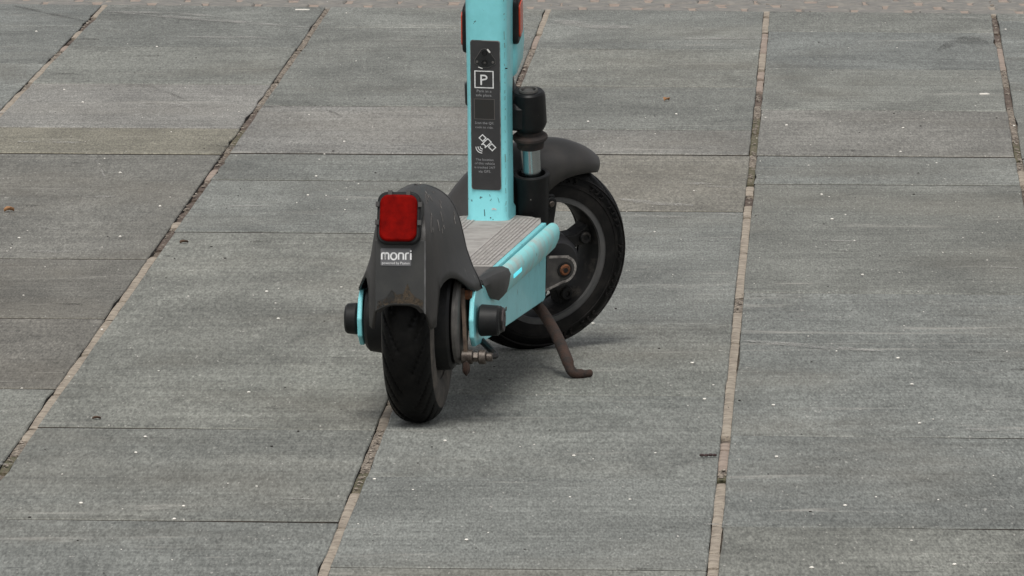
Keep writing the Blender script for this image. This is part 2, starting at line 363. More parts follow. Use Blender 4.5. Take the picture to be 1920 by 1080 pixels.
SEG[3] += [(14, 90, 'g'), (92, 150, 'g'), (151, 204, 'g'), (270, 283, 'g'), (824, 849, 'g')]; SEG[4] += [(87, 119, 'g'), (171, 199, 'g'), (803, 879, 'g')]
SEG[5] += [(196, 217, 'g'), (287, 309, 'g'), (556, 581, 'g'), (877, 885, 'g')]; SEG[6] += [(76, 87, 'g'), (129, 159, 'g'), (197, 261, 'g'), (300, 317, 'g')]; SEG[2] += [(93, 111, 'g'), (153, 167, 'g')]
KM = {'g': M_GRAV, 't': M_MORT, 'p': M_MORTP, 'd': M_MORTD, 'o': M_MOSS}
KZ = {'g': -.0022, 't': -.0014, 'p': -.0022, 'd': -.0038, 'o': -.003}
grit = G()
def pebble(g, c, r, fl=.6):
    n = 6; ph = random.random() * 6; rings = []
    for k, (rr, zz) in enumerate(((.55, -.5), (1, 0), (.6, .55))):
        rings.append([c + Vector((r * rr * random.uniform(.75, 1.2) * math.cos(ph + 2 * math.pi * i / n), r * rr * random.uniform(.75, 1.2) * math.sin(ph + 2 * math.pi * i / n), r * zz * fl)) for i in range(n)])
    g.add(*loft(rings))
for li, segs in SEG.items():
    ln = JL[li]; jw = JW[li]
    for y0, y1, kd in segs:
        far = gp(ln(y0), y0); near = gp(ln(y1), y1); n = max(3, int((far - near).length / .05)); rings = []
        ctr = (far + near) / 2
        for s in range(n + 1):
            P = near.lerp(far, s / n) - ctr
            hl = jw * random.uniform(.90, 1.10); hr = jw * random.uniform(.90, 1.10); e = (s in (0, n))
            jy = random.uniform(-.006, .006) if e else 0
            z = KZ[kd] + random.uniform(-.0006, .0006) - (.0015 if e else 0)
            rings.append([Vector((P.x - hl, P.y + jy, -.02)), Vector((P.x - hl, P.y + jy, z - .0008)), Vector((P.x - hl * .5, P.y + jy, z)), Vector((P.x + hl * .5, P.y + jy * .5, z + random.uniform(-.0003, .0003))),
                          Vector((P.x + hr, P.y, z - .0008)), Vector((P.x + hr, P.y, -.02))])
        v, f = loft(rings)
        o = mk('mortar_strip', v, f, KM[kd], pav, angle=50); o.location = ctr
    # grit along the whole joint
    for k in range(420):
        y = random.uniform(-5, 1100); P = gp(ln(y), y)
        inside = any(a - 2 < y < b + 2 and kd in 'tp' for a, b, kd in segs)
        if inside: continue
        r = random.uniform(.0012, .0036)
        pebble(grit, P + Vector((random.uniform(-jw + r, jw - r), 0, -.0022 + random.uniform(0, .0022))), r)
o = grit.mk('joint_grit', M_GRIT, pav, smooth=False); o['kind'] = 'stuff'

# band of small setts beyond the slabs
M_SETTJ = M_MORTP
sy0 = lambda x: gp(960 + x / gp(1960, 12).x * 1000, 0).y
base_l = gp(0, setts_y(0)); base_r = gp(1920, setts_y(1920)); ex = (base_r - base_l).normalized(); ey = Vector((-ex.y, ex.x, 0))
joint = mk('sett_mortar', [base_l + ex * -1.8 + ey * .004 + Vector((0, 0, -.0045)), base_l + ex * 3.8 + ey * .004 + Vector((0, 0, -.0045)), base_l + ex * 3.8 + ey * .55 + Vector((0, 0, -.0045)), base_l + ex * -1.8 + ey * .55 + Vector((0, 0, -.0045))],
           [(0, 1, 2, 3)], M_MORTP, pav, smooth=False)
variants = []
def sett_mesh():
    n = 12; a, b = .046, .046; rings = []
    pts = rrect(-a, a, -b, b, .012, 2)
    pts = [(x + random.uniform(-.003, .003), y + random.uniform(-.003, .003)) for x, y in pts]
    for s, z in ((1, -.03), (1, -.004), (.93, .0), (.7, .0015)):
        rings.append([Vector((x * s, y * s, z)) for x, y in pts])
    return loft(rings)
for k in range(8):
    v, f = sett_mesh(); o = mk('sett', v, f, M_SETT, pav, angle=40); variants.append(o.data); COL.objects.unlink(o); bpy.data.objects.remove(o)
for r in range(5):
    for i in range(52):
        o = bpy.data.objects.new('sett', random.choice(variants)); COL.objects.link(o); o.parent = pav
        o.location = base_l + ex * (-1.75 + i * .1045 + (.05 if r % 2 else 0) + random.uniform(-.005, .005)) + ey * (.055 + r * .106 + random.uniform(-.004, .004)) + Vector((0, 0, random.uniform(-.003, 0)))
        o.rotation_euler = (0, 0, random.choice((0, math.pi / 2, math.pi)) + random.uniform(-.05, .05))

# ================================================================== SCOOTER
YAW = rad(-7.6)
rc = gp(785, 791)
sc = empty('electric_scooter', rc, YAW)
tag(sc, 'turquoise electric scooter with black fenders parked on the stone pavement', 'scooter')
DZ = lambda y: .170 + .022 * (y - .12)

def make_tyre(fr, R, parent, side_mat, N=480, ext=99, edge=72):
    cs = []; KK = 45
    for k in range(KK):
        ps = rad(-ext + 2 * ext * k / (KK - 1)); q = math.sin(ps); c = math.cos(ps)
        cs.append((.0315 * math.copysign(abs(q) ** .82, q), (R - .034) + .034 * (math.copysign(abs(c) ** .86, c)), ps))
    v = []; f = []; mi = []; K = len(cs); rep = 13
    for i in range(N):
        t = 2 * math.pi * i / N
        for x, r, ps in cs:
            d = 0; ax = abs(x)
            if .003 < ax < .029 and abs(ps) < rad(80):
                w_ = min(1, (ax - .003) / .004, (.029 - ax) / .003)
                u = (t * rep / (2 * math.pi) + (ax / .03) ** 1.3 * 1.15 + (.5 if x > 0 else 0)) % 1
                d = .0030 * w_ * max(0, 1 - abs(u - .15) / .085) ** .6
                if ax > .010: d = max(d, .0022 * min(1, (ax - .010) / .003) * w_ * max(0, 1 - abs(u - .62) / .07) ** .6)
            rr = r - d; v.append(fr(x, rr * math.cos(t), rr * math.sin(t)))
    for i in range(N):
        for j in range(K - 1):
            f.append((i * K + j, i * K + j + 1, ((i + 1) % N) * K + j + 1, ((i + 1) % N) * K + j)); mi.append(1 if abs(cs[j][2] + cs[j + 1][2]) / 2 > rad(edge) else 0)
    return mk('tyre', v, f, None, parent, mats=[M_RUB, side_mat], midx=mi, angle=30)

# ---- rear wheel -------------------------------------------------
RF = Fr((0, 0, .127), (1, 0, 0), (0, 1, 0), (0, 0, 1))
rw = mk('rear_wheel', *lathe(RF, [(-.026, .092), (-.022, .096), (.022, .096), (.026, .092), (.026, .084), (.020, .080), (.016, .070), (.014, .030), (-.014, .030), (-.016, .070), (-.020, .080), (-.026, .084)], 64, True), M_ALLOY, sc)
make_tyre(RF, .127, rw, M_SIDE, ext=122, edge=64)
g = G()
for q in (1, -1): g.add(*lathe(RF, [(q * .0275, .090), (q * .0285, .084), (q * .0265, .074), (q * .0250, .056)], 64))
g.mk('rim_face', M_SIDE, rw)
mk('hub', *cyl(RF, -.050, .050, .034, n=40), M_BLACK, rw)
g = G(); g.add(*cyl(RF, .014, .045, .064, .062, 48, .003)); g.mk('brake_drum', M_BLACK, rw)
mk('drum_plate', *lathe(RF, [(.046, .002), (.046, .052), (.048, .056), (.052, .056), (.055, .052), (.055, .002)], 48), M_GREY, rw)
g = G(); g.add(*cyl(RF, -.062, -.020, .041, .046, 48, .004)); g.mk('motor_cover', M_BLACK, rw)
# brake arm with its bolt, cable stop and spring
ba = [(.057, -.012, .166), (.058, -.020, .150), (.060, -.024, .125), (.061, -.024, .100), (.062, -.020, .082)]
g = G()
pts = smoothpath(ba, 5)
rings = []
for p in pts: rings.append([p + Vector((dx, dy, 0)) for dx, dy in ((-.0022, -.006), (.0022, -.006), (.0022, .006), (-.0022, .006))])
g.add(*loft(rings)); g.mk('brake_arm', M_DUSTM, sc)
bo = G(); bo.add(*cyl(Fr((.056, -.014, .158), (1, 0, 0), (0, 1, 0), (0, 0, 1)), 0, .012, .0065, n=6)); bo.mk('arm_bolt', M_RUSTY, sc)
fr = Fr((.060, -.022, .083), (1, 0, 0), (0, 1, 0), (0, 0, 1))
g = G(); g.add(*cyl(fr, -.004, .010, .009, n=16)); g.add(*cyl(fr, .010, .017, .0065, n=6)); g.add(*cyl(fr, .017, .026, .009, n=16)); g.add(*cyl(fr, .026, .034, .0055, n=12)); g.mk('cable_clamp', M_STEEL, sc)
g = G(); g.add(*lathe(Fr((.062, -.026, .070), (1, .25, 0), (-.25, 1, 0), (0, 0, 1)), [(-.004, .0055), (0, .0105), (.004, .0055), (0, .004)], 18, True)); g.mk('clamp_ring', M_RUST, sc)
g = G(); g.add(*tube(smoothpath([(.090, -.020, .083), (.096, -.008, .084), (.088, .010, .088), (.060, .08, .098)]), .0042, 8)); g.mk('brake_cable', M_BLACK, sc)

# ---- rear fender ------------------------------------------------
FX = -.0005
def wf(z):
    tb = [(.12, .074), (.165, .074), (.178, .068), (.19, .062), (.21, .055), (.235, .0495), (.2555, .0465), (.32, .0465)]
    for (a, b), (c, d) in zip(tb, tb[1:]):
        if z <= c: return b + (d - b) * max(0, (z - a)) / (c - a)
    return .05
half = []
for i in range(6): half.append(('b', i / 6))
for i in range(16): half.append(('s', i / 15))
for i in range(5): half.append(('f', i / 4))
def hood_pt(kind, t, z):
    wb, yb, yf = .0305, -.150, .062; W_ = wf(z)
    if kind == 'b': return (wb - .0015) * t, yb
    if kind == 's':
        e = t; x = wb + (W_ - wb) * (1 - (1 - e) ** 1.9); y = yb + .0012 + (yf - .03 - yb) * e ** 1.12
        return x, y
    a = rad(90 * t); return (W_ - .03) + .03 * math.cos(a) - (W_ - .03) * (t ** 2), (yf - .03) + .03 * math.sin(a)
def zmin(kind, t):
    if kind == 'b': return .148 + .0095 * max(0, 1 - (t / .85) ** 4)
    if kind == 's':
        if t < .13: return .150 - .022 * min(1, t / .06)
        if t < .19: return .128 + (t - .13) / .06 * .045
        if t < .62: return .173 + .012 * math.sin((t - .19) / .43 * math.pi) ** .6
        if t < .8: return .173 - .012 * (t - .62) / .18
        return .161
    return .161
NR = 30; rows = []
seq = [(k, t, 1) for k, t in half] + [(k, t, -1) for k, t in half[::-1] if not (k == 'f' and t == 1) and not (k == 'b' and t == 0)]
for j in range(NR + 1):
    ring = []
    for k, t, sg in seq:
        z0 = zmin(k, t); vv = j / NR; z = z0 + (.2905 - z0) * math.sin(vv * math.pi / 2) ** .85
        q = max(0, (z - .222) / .069); kk = max(0.0, 1 - min(q, 1) ** 3) ** .6
        x, y = hood_pt(k, t, z); yc = .0
        ring.append(Vector((FX + sg * x * kk, yc + (y - yc) * kk, z)))
    rows.append(ring)
v, f = loft(rows, caps=False)
v.append(Vector((FX, 0, .2906))); n = len(seq)
hood = mk('rear_fender', v, f, M_CHARC, sc, angle=28); solid(hood, .0028, -1)
random.seed(31); g = G()
for k in range(16):
    i0 = random.randint(8, 18); j0 = random.randint(6, 24); pts = []
    for q in range(4):
        j = min(NR - 2, j0 + (q if random.random() > .3 else q // 2)); i = i0 + (q // 2 if k % 3 == 0 else 0); P = rows[j][i]; pts.append(P + Vector((P.x - FX, P.y * .35, 0)).normalized() * .0004)
    g.add(*tube(pts, random.uniform(.00025, .0006), 5))
o = g.mk('scratches', pm('scratch_pale', (.16, .15, .14, 1), (.06, .055, .05, 1), 150, .4, .6, .8), hood, smooth=False); o['kind'] = 'stuff'
# raised flat strip down the back with a mud-stained lower edge
BPF = Fr((FX, -.1512, 0), (1, 0, 0), (0, 0, 1), (0, -1, 0))
poly = [(-.0285, .1515), (-.020, .1560), (-.010, .1590), (.014, .1590), (.022, .1570), (.027, .1530), (.0305, .147), (.0305, .237), (-.0305, .237), (-.0305, .150)]
bev(mk('back_strip', *prism(BPF, poly, 0, .0022), M_PLATE, hood, smooth=False), .0008)
poly = [(-.0280, .1530), (-.020, .1575), (-.010, .1605), (.014, .1605), (.022, .1585), (.027, .1545), (.0285, .1640), (.020, .1675), (.013, .174), (.009, .185), (.004, .1725), (-.004, .171), (-.010, .177), (-.018, .1665), (-.027, .163)]
m_mud2 = pm('mud_smear', (.085, .062, .042, 1), (.045, .043, .040, 1), 55, .38, .62, .95)
mk('mud_smear', *prism(BPF, poly, .0022, .0026), m_mud2, hood, smooth=False)
mk('edge_ridge', *prism(BPF, [(.0293, .150), (.0312, .148), (.0312, .236), (.0293, .236)], 0, .0034), pm('ridge_highlight', (.10, .10, .10, 1), (.06, .06, .06, 1), 80, .4, .6, .6), hood, smooth=False)  # right edge of the plate, its highlight line painted as a paler grey
# tail light
tb, tt = Vector((FX - .001, -.1590, .2355)), Vector((FX - .001, -.1450, .2925)); ty = (tt - tb).normalized(); tz = Vector((0, -ty.z, ty.y)); TH = (tt - tb).length
TF = Fr(tb, (1, 0, 0), ty, tz)
tl = bev(mk('tail_light', *prism(TF, rrect(-.0270, .0258, -.003, TH + .002, .012), -.030, .0015), M_BLACK, hood, angle=30), .002)
lens = bev(mk('lens', *prism(TF, rrect(-.0232, .0220, .000, TH - .002, .0105, 6), 0, .0065), M_RED, tl, angle=30), .0028, 3)
g = G()
for yy in (.020, .042):
    for x0, x1 in ((-.0285, -.0240), (.0228, .0273)): g.add(*box(TF, x0, x1, yy, yy + .006, 0, .0045))
for xx in (-.014, .008): g.add(*box(TF, xx, xx + .005, TH - .003, TH + .003, 0, .0045))
g.mk('bezel_clips', M_CHARC, tl, smooth=False)
# sticker
SF = Fr((FX - .003, -.1536, .0025), (1, 0, 0), (0, 0, 1), (0, -1, 0))
st = mk('sticker', *prism(SF, rrect(-.0205, .0165, .2035, .2245, .001, 1), 0, .0004), M_STICK, hood, smooth=False)
g = G(); lw = .0022; y0, y1 = .2110, .2190; z = .0006
def arch(x0, x1): return [(x0, y0), (x0, y1 - .0018), (x0 + .0008, y1 - .0004), ((x0 + x1) / 2, y1), (x1 - .0008, y1 - .0004), (x1, y1 - .0018), (x1, y0)]
x = -.0190; stroke(g, SF, arch(x, x + .0042), lw * .85, z); stroke(g, SF, arch(x + .0042, x + .0084), lw * .85, z)
cx = x + .0145; stroke(g, SF, [(cx + .0036 * math.cos(a), (y0 + y1) / 2 + .0040 * math.sin(a)) for a in [2 * math.pi * i / 18 for i in range(18)]], lw * .85, z, True)
x = x + .0204; stroke(g, SF, arch(x, x + .0058), lw * .85, z)
x = x + .0086; stroke(g, SF, arch(x, x + .0046)[:4], lw * .85, z); stroke(g, SF, [(x + .0018, y1), (x + .0040, y1)], lw * .8, z)
x = x + .0062; stroke(g, SF, [(x, y0), (x, y1)], lw * .85, z); stroke(g, SF, [(x, y1 + .0016), (x, y1 + .0034)], lw * .8, z)
g.mk('lettering', M_INK, st, smooth=False)
g = G(); text_geo(g, SF, 'powered by Payten', -.0020, .2068, .0335, .0006); g.mk('small_lettering', M_INK, st, smooth=False)

# ---- rear axle ends --------------------------------------------
def axle_cap(sx, parent):
    fr = Fr((sx * .074, .004, .125), (sx, 0, 0), (0, 1, 0), (0, 0, 1))
    g = G(); g.add(*cyl(fr, 0, .0255 if sx > 0 else .016, .0195, .0185, 28, .0025))
    if sx > 0: g.add(*cyl(Fr((sx * .074, .016, .125), (sx, 0, 0), (0, 1, 0), (0, 0, 1)), 0, .0275, .0185, .0165, 8, .002))
    o = g.mk('axle_cap', M_BLACK, parent)
    if sx > 0:
        mk('cap_face', *cyl(Fr((.1010, .016, .125), (1, 0, 0), (0, 1, 0), (0, 0, 1)), 0, .0022, .0150, n=8, ch=.0008), pm('cap_face_worn', (.055, .043, .043, 1), (.03, .027, .027, 1), 90, .42, .62, .7), o, smooth=False)
        g = G()
        for dy, dz in ((.012, .006), (.012, -.005), (.022, .012)): g.add(*cyl(Fr((sx * .1030, .006 + dy, .125 + dz), (sx, 0, 0), (0, 1, 0), (0, 0, 1)), 0, .0012, .0026, n=10, ch=.0003))
        g.mk('cap_screws', M_RUST, o)
    return o
axle_cap(1, sc); axle_cap(-1, sc)

# ---- deck -------------------------------------------------------
body = G()
rg = []
for y, wx in ((.135, .058), (.145, .064), (.62, .064), (.66, .060), (.70, .045), (.725, .025)):
    t = DZ(y) - .006; rg.append([Vector((sx * wx, y, z)) for sx, z in ((-1, .098), (-1, t), (1, t), (1, .098))])
body.add(*loft(rg)); deck = body.mk('deck', M_BLACK, sc, smooth=False)
for sx in (1, -1):
    # long blue side plate that also carries the rear axle
    poly = [(-.022, .150), (-.030, .128), (-.024, .106), (-.006, .094), (.05, .0925), (.632, .0845), (.645, .0865), (.655, .146), (.60, .1625), (.16, .1555), (.03, .1640), (-.008, .163)]
    PF = Fr((0, 0, 0), (0, 1, 0), (0, 0, 1), (1, 0, 0))
    x0, x1 = (.0655, .0715) if sx > 0 else (-.0715, -.0655)
    bev(mk('side_plate', *prism(PF, poly, x0, x1), M_BLUE, deck, smooth=False), .0016)
    # rounded rail
    prof = [(.0738, -.0015), (.0775, -.0015), (.0815, -.004), (.0845, -.009), (.0856, -.016), (.0846, -.024), (.0808, -.033), (.0735, -.040), (.0700, -.034), (.0722, -.012)]
    rings = []
    for y, k in ((.186, 1), (.24, 1), (.40, 1), (.64, 1), (.672, .98), (.690, .88), (.701, .68), (.706, .40)):
        cx, cz = .0765, -.015
        rings.append([Vector((sx * (cx + (a - cx) * (k if y > .65 else 1)), y, DZ(y) + cz + (b - cz) * k)) for a, b in prof])
    rl = mk('side_rail', *loft(rings), M_RAIL, deck, angle=50)
    rings = []
    for y in (.185, .40, .60, .655): rings.append([Vector((sx * a, y, DZ(y) + b)) for a, b in ((.0655, -.006), (.0655, .0008), (.0712, .0008), (.0722, -.006))])
    mk('edge_trim', *loft(rings), M_BLUE, deck, smooth=False)
    # lit marker
    LFr = Fr((sx * .0846, .272, DZ(.272) - .0168), (0, 1, .022), (0, -.022, 1), (sx, 0, 0))
    mk('marker_light', *prism(LFr, rrect(-.038, .038, -.0024, .0024, .0022, 3), 0, .0012), M_LED, rl)
    # black corner cover
    rings = []
    for y, xo, zb, zt in ((.060, .0730, .158, .1710), (.090, .0770, .149, .1720), (.122, .0825, .1390, .1735), (.148, .0865, .1345, .1735), (.168, .0880, .1375, .1735), (.184, .0885, .1450, .1735), (.192, .0880, .1540, .1725)):
        rings.append([Vector((sx * q, y, z)) for q, z in ((.0640, zb + .004), (.0640, zt - .001), (xo - .010, zt), (xo - .003, zt - .003), (xo, zt - .010), (xo - .002, zb + .006), (xo - .008, zb))])
    mk('corner_cover', *loft(rings), M_CHARC, deck, angle=40)
# rear pad
rg = []
for y, t in ((.06, -.004), (.075, .0005), (.186, .0012)): rg.append([Vector((sx * .067, y, z)) for sx, z in ((-1, .150), (-1, DZ(y) + t), (1, DZ(y) + t), (1, .150))])
bev(mk('rear_pad', *loft(rg), pm('rear_pad_rubber', (.075, .070, .066, 1), (.11, .10, .092, 1), 50, .42, .65, .9), deck, smooth=False), .0015)
# rubber mat with grooves and rows of studs
out = [(.0650, .190), (.0650, .650), (.0600, .690), (.0450, .716), (.020, .732), (0, .735)]
out = out + [(-a, b) for a, b in out[::-1][1:]]
mat = mk('deck_mat', *loft([[Vector((a, b, DZ(b) - .008)) for a, b in out], [Vector((a, b, DZ(b) + .0015)) for a, b in out]]), M_MAT, deck, smooth=False); bev(mat, .001)
MF = Fr((0, 0, .170 - .022 * .12 + .0015), (1, 0, 0), (0, 1, .022), (0, -.022, 1))
for sx in (1, -1):
    a0, a1 = sorted((sx * .0225, sx * .0585))
    mk('groove_bed', *box(MF, a0, a1, .196, .700, 0, .0003), M_RGROOVE, mat, smooth=False)
    g = G()
    for k in range(7):
        xx = sx * (.0245 + k * .0053)
        if k in (1, 2, 3, 4):
            yy = .200 + (.006 if k % 2 else 0)
            while yy < .69:
                g.add(*box(MF, xx - .0016, xx + .0016, yy, yy + .0080, .0003, .0009)); yy += .0125
        else: g.add(*box(MF, xx - .0014, xx + .0014, .198, .694, .0003, .0009))
    o = g.mk('grip_studs', M_RIDGE, mat, smooth=False); o['kind'] = 'stuff'

# ---- stem -------------------------------------------------------
RK = rad(15); LN = .026
ek = Vector((LN, -math.sin(RK), math.cos(RK))).normalized(); ea = Vector((0, math.cos(RK), math.sin(RK))); ea = (ea - ek * ea.dot(ek)).normalized(); es = ea.cross(ek)
SB = Vector((-.0065, .668, .176))
ST = Fr(SB, es, ea, ek)
rings = []
for k, hw, d0, d1 in ((-.02, .0285, -.003, .078), (.004, .0285, -.003, .078), (.010, .0262, 0, .074), (.16, .0258, 0, .074), (.21, .0262, 0, .085), (.24, .0265, 0, .110), (.32, .0270, 0, .118), (.42, .0270, 0, .112), (.55, .026, .004, .080), (.80, .022, .010, .062), (.93, .021, .012, .060)):
    rings.append([ST(a, b, k) for a, b in rrect(-hw, hw, d0, d1, .013, 5)])
stem = mk('stem', *loft(rings), M_BLUE, sc, angle=50)
rings = []
for k, hw, d0, d1 in ((.170, .014, .082, .120), (.173, .023, .076, .138), (.181, .0295, .07, .153), (.205, .0310, .07, .158), (.30, .0280, .07, .146), (.42, .024, .07, .122), (.50, .018, .06, .080)):
    rings.append([ST(a, b, k) for a, b in rrect(-hw, hw, d0, d1, min(.012, hw * .9), 5)])
mk('head_tube', *loft(rings), M_BLUE, stem, angle=50)
mk('seam', *box(ST, .0225, .0272, .006, .0068, .213, .2142), M_BLACK, stem, smooth=False)
for sx in (1, -1):
    RFm = Fr(ST(sx * .0262, .085 if sx > 0 else .046, .256), ea, ek, es * sx)
    o = bev(mk('reflector', *prism(RFm, rrect(-.020, .020, -.033, .030, .010, 5), -.002, .0075), M_BLACK, stem, angle=30), .003)
    bev(mk('orange_lens', *prism(RFm, rrect(-.014, .014, -.024, .021, .006, 4), .007, .0095), M_ORANGE, o, angle=30), .001)
# label panel
PW, PH, PK0 = .0384, .2030, .0500
LP = Fr(ST(-.0005, 0, PK0), es, ek, -ea)
rim = mk('label_panel', *prism(LP, rrect(-PW / 2, PW / 2, 0, PH, .0035, 4), -.002, .0008), pm('panel_edge', (.22, .21, .205, 1), (.07, .07, .07, 1), 60, .45, .6, .5), stem, smooth=False)
mk('panel_face', *prism(LP, rrect(-PW / 2 + .0009, PW / 2 - .0009, .0009, PH - .0009, .003, 4), .0008, .0013), M_LABEL, rim, smooth=False)
pv = lambda py: PH * (347 - py) / 277.
pu = lambda px: (px - 913.5) / 55. * PW
Z1 = .0016
# lock opening: rounded triangle with sockets
tri = [(pu(913), pv(84)), (pu(919), pv(86)), (pu(932), pv(104)), (pu(932), pv(112)), (pu(920), pv(119)), (pu(906), pv(119)), (pu(895), pv(112)), (pu(895), pv(105)), (pu(907), pv(86))]
lk = mk('lock_plate', *prism(LP, tri, .0013, .0026), pm('lock_black', (.013, .013, .014, 1), None, rough=.4), rim, smooth=False); bev(lk, .0008)
g = G(); stroke(g, LP, tri, .0007, .0022, True)
g.mk('lock_rim', pm('lock_edge', (.12, .115, .11, 1), None, rough=.4), lk, smooth=False)
g = G(); stroke(g, LP, [(pu(918), pv(85)), (pu(923), pv(91))], .0022, .0030); stroke(g, LP, [(pu(901), pv(118.5)), (pu(909), pv(121))], .0012, .0030); g.mk('worn_metal', pm('worn_bright', (.7, .69, .67, 1), None, rough=.4), lk, smooth=False)
g = G()
for px, py, r in ((913, 92, .0036), (913, 110, .0042)): g.add(*lathe(Fr(LP(pu(px), pv(py), .0026), LP.z, LP.x, LP.y), [(0, r), (.0012, r), (.0012, r * .6), (0, r * .6)], 20))
g.mk('sockets', M_BLACK, lk)
g = G()
for px, py in ((899, 109), (928, 109), (913, 110)): g.add(*cyl(Fr(LP(pu(px), pv(py), .0026), LP.z, LP.x, LP.y), 0, .0007, .0017, n=10, ch=.0002))
g.mk('pins', M_GREY, lk)
# parking sign
g = G(); a, b, c, d = pu(894.5), pu(928), pv(157), pv(126.5)
stroke(g, LP, [(a, c), (b, c), (b, d), (a, d)], .0014, Z1, True)
x0, x1 = pu(906), pu(916.5); yb, yt = pv(152), pv(133)
stroke(g, LP, [(x0, yb), (x0, yt)], .0021, Z1)
ym = (yt + yb) / 2 - .0004; rr = (yt - ym) / 2
stroke(g, LP, [(x0, yt - .0010), (x1 - rr, yt - .0010)] + [(x1 - rr + (rr - .0002) * math.cos(t), (yt + ym) / 2 + (rr - .0010) * math.sin(t)) for t in [math.pi / 2 - math.pi * i / 10 for i in range(11)]] + [(x0, ym)], .0020, Z1 + .00008)
g.mk('parking_symbol', M_INK, rim, smooth=False)
g = G()
for s, py, wd in (('Park in a', 163.5, 27), ('safe place.', 171, 30)): text_geo(g, LP, s, pu(911), pv(py), wd / 55 * PW, Z1)
g.mk('lettering', M_GREYINK, rim, smooth=False); g = G()
for s, py, wd in (('Scan the QR', 222.5, 35), ('code to ride.', 230.5, 33)): text_geo(g, LP, s, pu(911), pv(py), wd / 55 * PW, Z1)
g.mk('lettering', M_GREYINK, rim, smooth=False); g = G()
for s, py, wd in (('The location', 290.5, 33), ('of this vehicle', 297.5, 37), ('is tracked 24/7', 305, 38), ('via GPS.', 312.5, 23)): text_geo(g, LP, s, pu(911), pv(py), wd / 55 * PW, Z1)
g.mk('lettering', M_GREYINK, rim, smooth=False)
sq = mk('code_window', *prism(LP, rrect(pu(893), pu(930), pv(215), pv(178), .0006, 1), .0013, .0018), pm('window_black', (.022, .020, .019, 1), None, rough=.3), rim, smooth=False)
g = G(); stroke(g, LP, [(pu(893), pv(215)), (pu(930), pv(215)), (pu(930), pv(178)), (pu(893), pv(178))], .0007, .0020, True); g.mk('window_edge', pm('window_edge_grey', (.11, .10, .095, 1), None, rough=.5), sq, smooth=False)
# satellite symbol
g = G(); cs_, sn_ = math.cos(rad(-45)), math.sin(rad(-45)); ox, oy = pu(916), pv(259); u = PW / 55
def sat(pts): return [(ox + (a * cs_ - b * sn_) * u, oy + (a * sn_ + b * cs_) * u) for a, b in pts]
swd = .0013
stroke(g, LP, sat([(-17, -4), (-8, -4), (-8, 5), (-17, 5)]), swd, Z1, True)
stroke(g, LP, sat([(-5, -6.5), (4, -6.5), (4, 6.5), (-5, 6.5)]), swd, Z1 + .00005, True)
stroke(g, LP, sat([(7, -4), (17, -4), (17, 5), (7, 5)]), swd, Z1, True)
for a, b in ((-8, -5), (4, 7)): stroke(g, LP, sat([(a, 0), (b, 0)]), swd, Z1)
stroke(g, LP, sat([(-.5 + 5 * math.cos(t), -7 - 4.5 + 5 * math.sin(t)) for t in [rad(15 + 15 * i) for i in range(11)]]), swd, Z1 + .0001)
for q, rr in enumerate((5, 8.5, 12)):
    stroke(g, LP, sat([(-.5 + rr * math.cos(t), -11 - .6 * q + rr * math.sin(t)) for t in [rad(-135 + 11 * i) for i in range(9)]]), swd * .9, Z1)
g.mk('satellite_symbol', M_INK, rim, smooth=False)
# scuffs and a bright chip on the lower stem
CF = Fr(ST(0, -.00005, 0), es, ek, -ea)
g = G()
for pts, wd in (([(-.0035, .023), (-.003, .014)], .0009), ([(.004, .0125), (.005, .0115)], .0016), ([(.007, .010), (.009, .0085)], .0012), ([(.0035, .044), (.0042, .041)], .0006), ([(.006, .038), (.004, .035)], .0005), ([(.014, .040), (.016, .033)], .0005)):
    stroke(g, CF, pts, wd, .0003)
g.mk('paint_scratches', pm('scratch_dark', (.03, .05, .05, 1), None, rough=.7), stem, smooth=False)
random.seed(12); g = G(); kk = .02
while kk < .42:
    ln_ = random.uniform(.002, .012); c_ = ST(.0262 - .0030, .0030, kk); d_ = (es - ea).normalized(); q = Fr(c_ + d_ * .0010, (es + ea).normalized(), ek, d_)
    stroke(g, q, [(random.uniform(-.0008, .0008), 0), (random.uniform(-.0008, .0008), ln_)], random.uniform(.0005, .0014), .0004); kk += ln_ + random.uniform(.002, .016)
o = g.mk('edge_wear', pm('edge_wear', (.17, .24, .22, 1), (.13, .33, .33, 1), 200, .4, .6, .7), stem, smooth=False); o['kind'] = 'stuff'
g = G(); stroke(g, CF, [(.006, .0235), (.009, .0245), (.012, .0235)], .0020, .0003); g.mk('paint_chip', M_INK, stem, smooth=False)
# top of the scooter, above the picture
hb = ST(0, .035, .93)
g = G(); g.add(*tube([hb + es * -.24 + ek * .012, hb + es * -.08 + ek * .02, hb + es * .08 + ek * .02, hb + es * .24 + ek * .012], .013, 16)); bar = g.mk('handlebar', M_BLACK, sc)
for sx in (1, -1):
    g = G(); g.add(*tube([hb + es * sx * .235 + ek * .012, hb + es * sx * .34 + ek * .004], .017, 16)); g.mk('grip', M_BLACK, bar)
    g = G(); g.add(*tube([hb + es * sx * .21 + ek * .013 + ea * .01, hb + es * sx * .23 + ek * .0 + ea * .045, hb + es * sx * .33 + ek * -.008 + ea * .05], [.006, .006, .004], 8)); g.mk('brake_lever', M_BLACK, bar)
g = G(); g.add(*prism(Fr(hb, es, ea, ek), rrect(-.04, .04, -.05, .05, .015), -.012, .035)); bev(g.mk('display', M_BLACK, bar), .004)

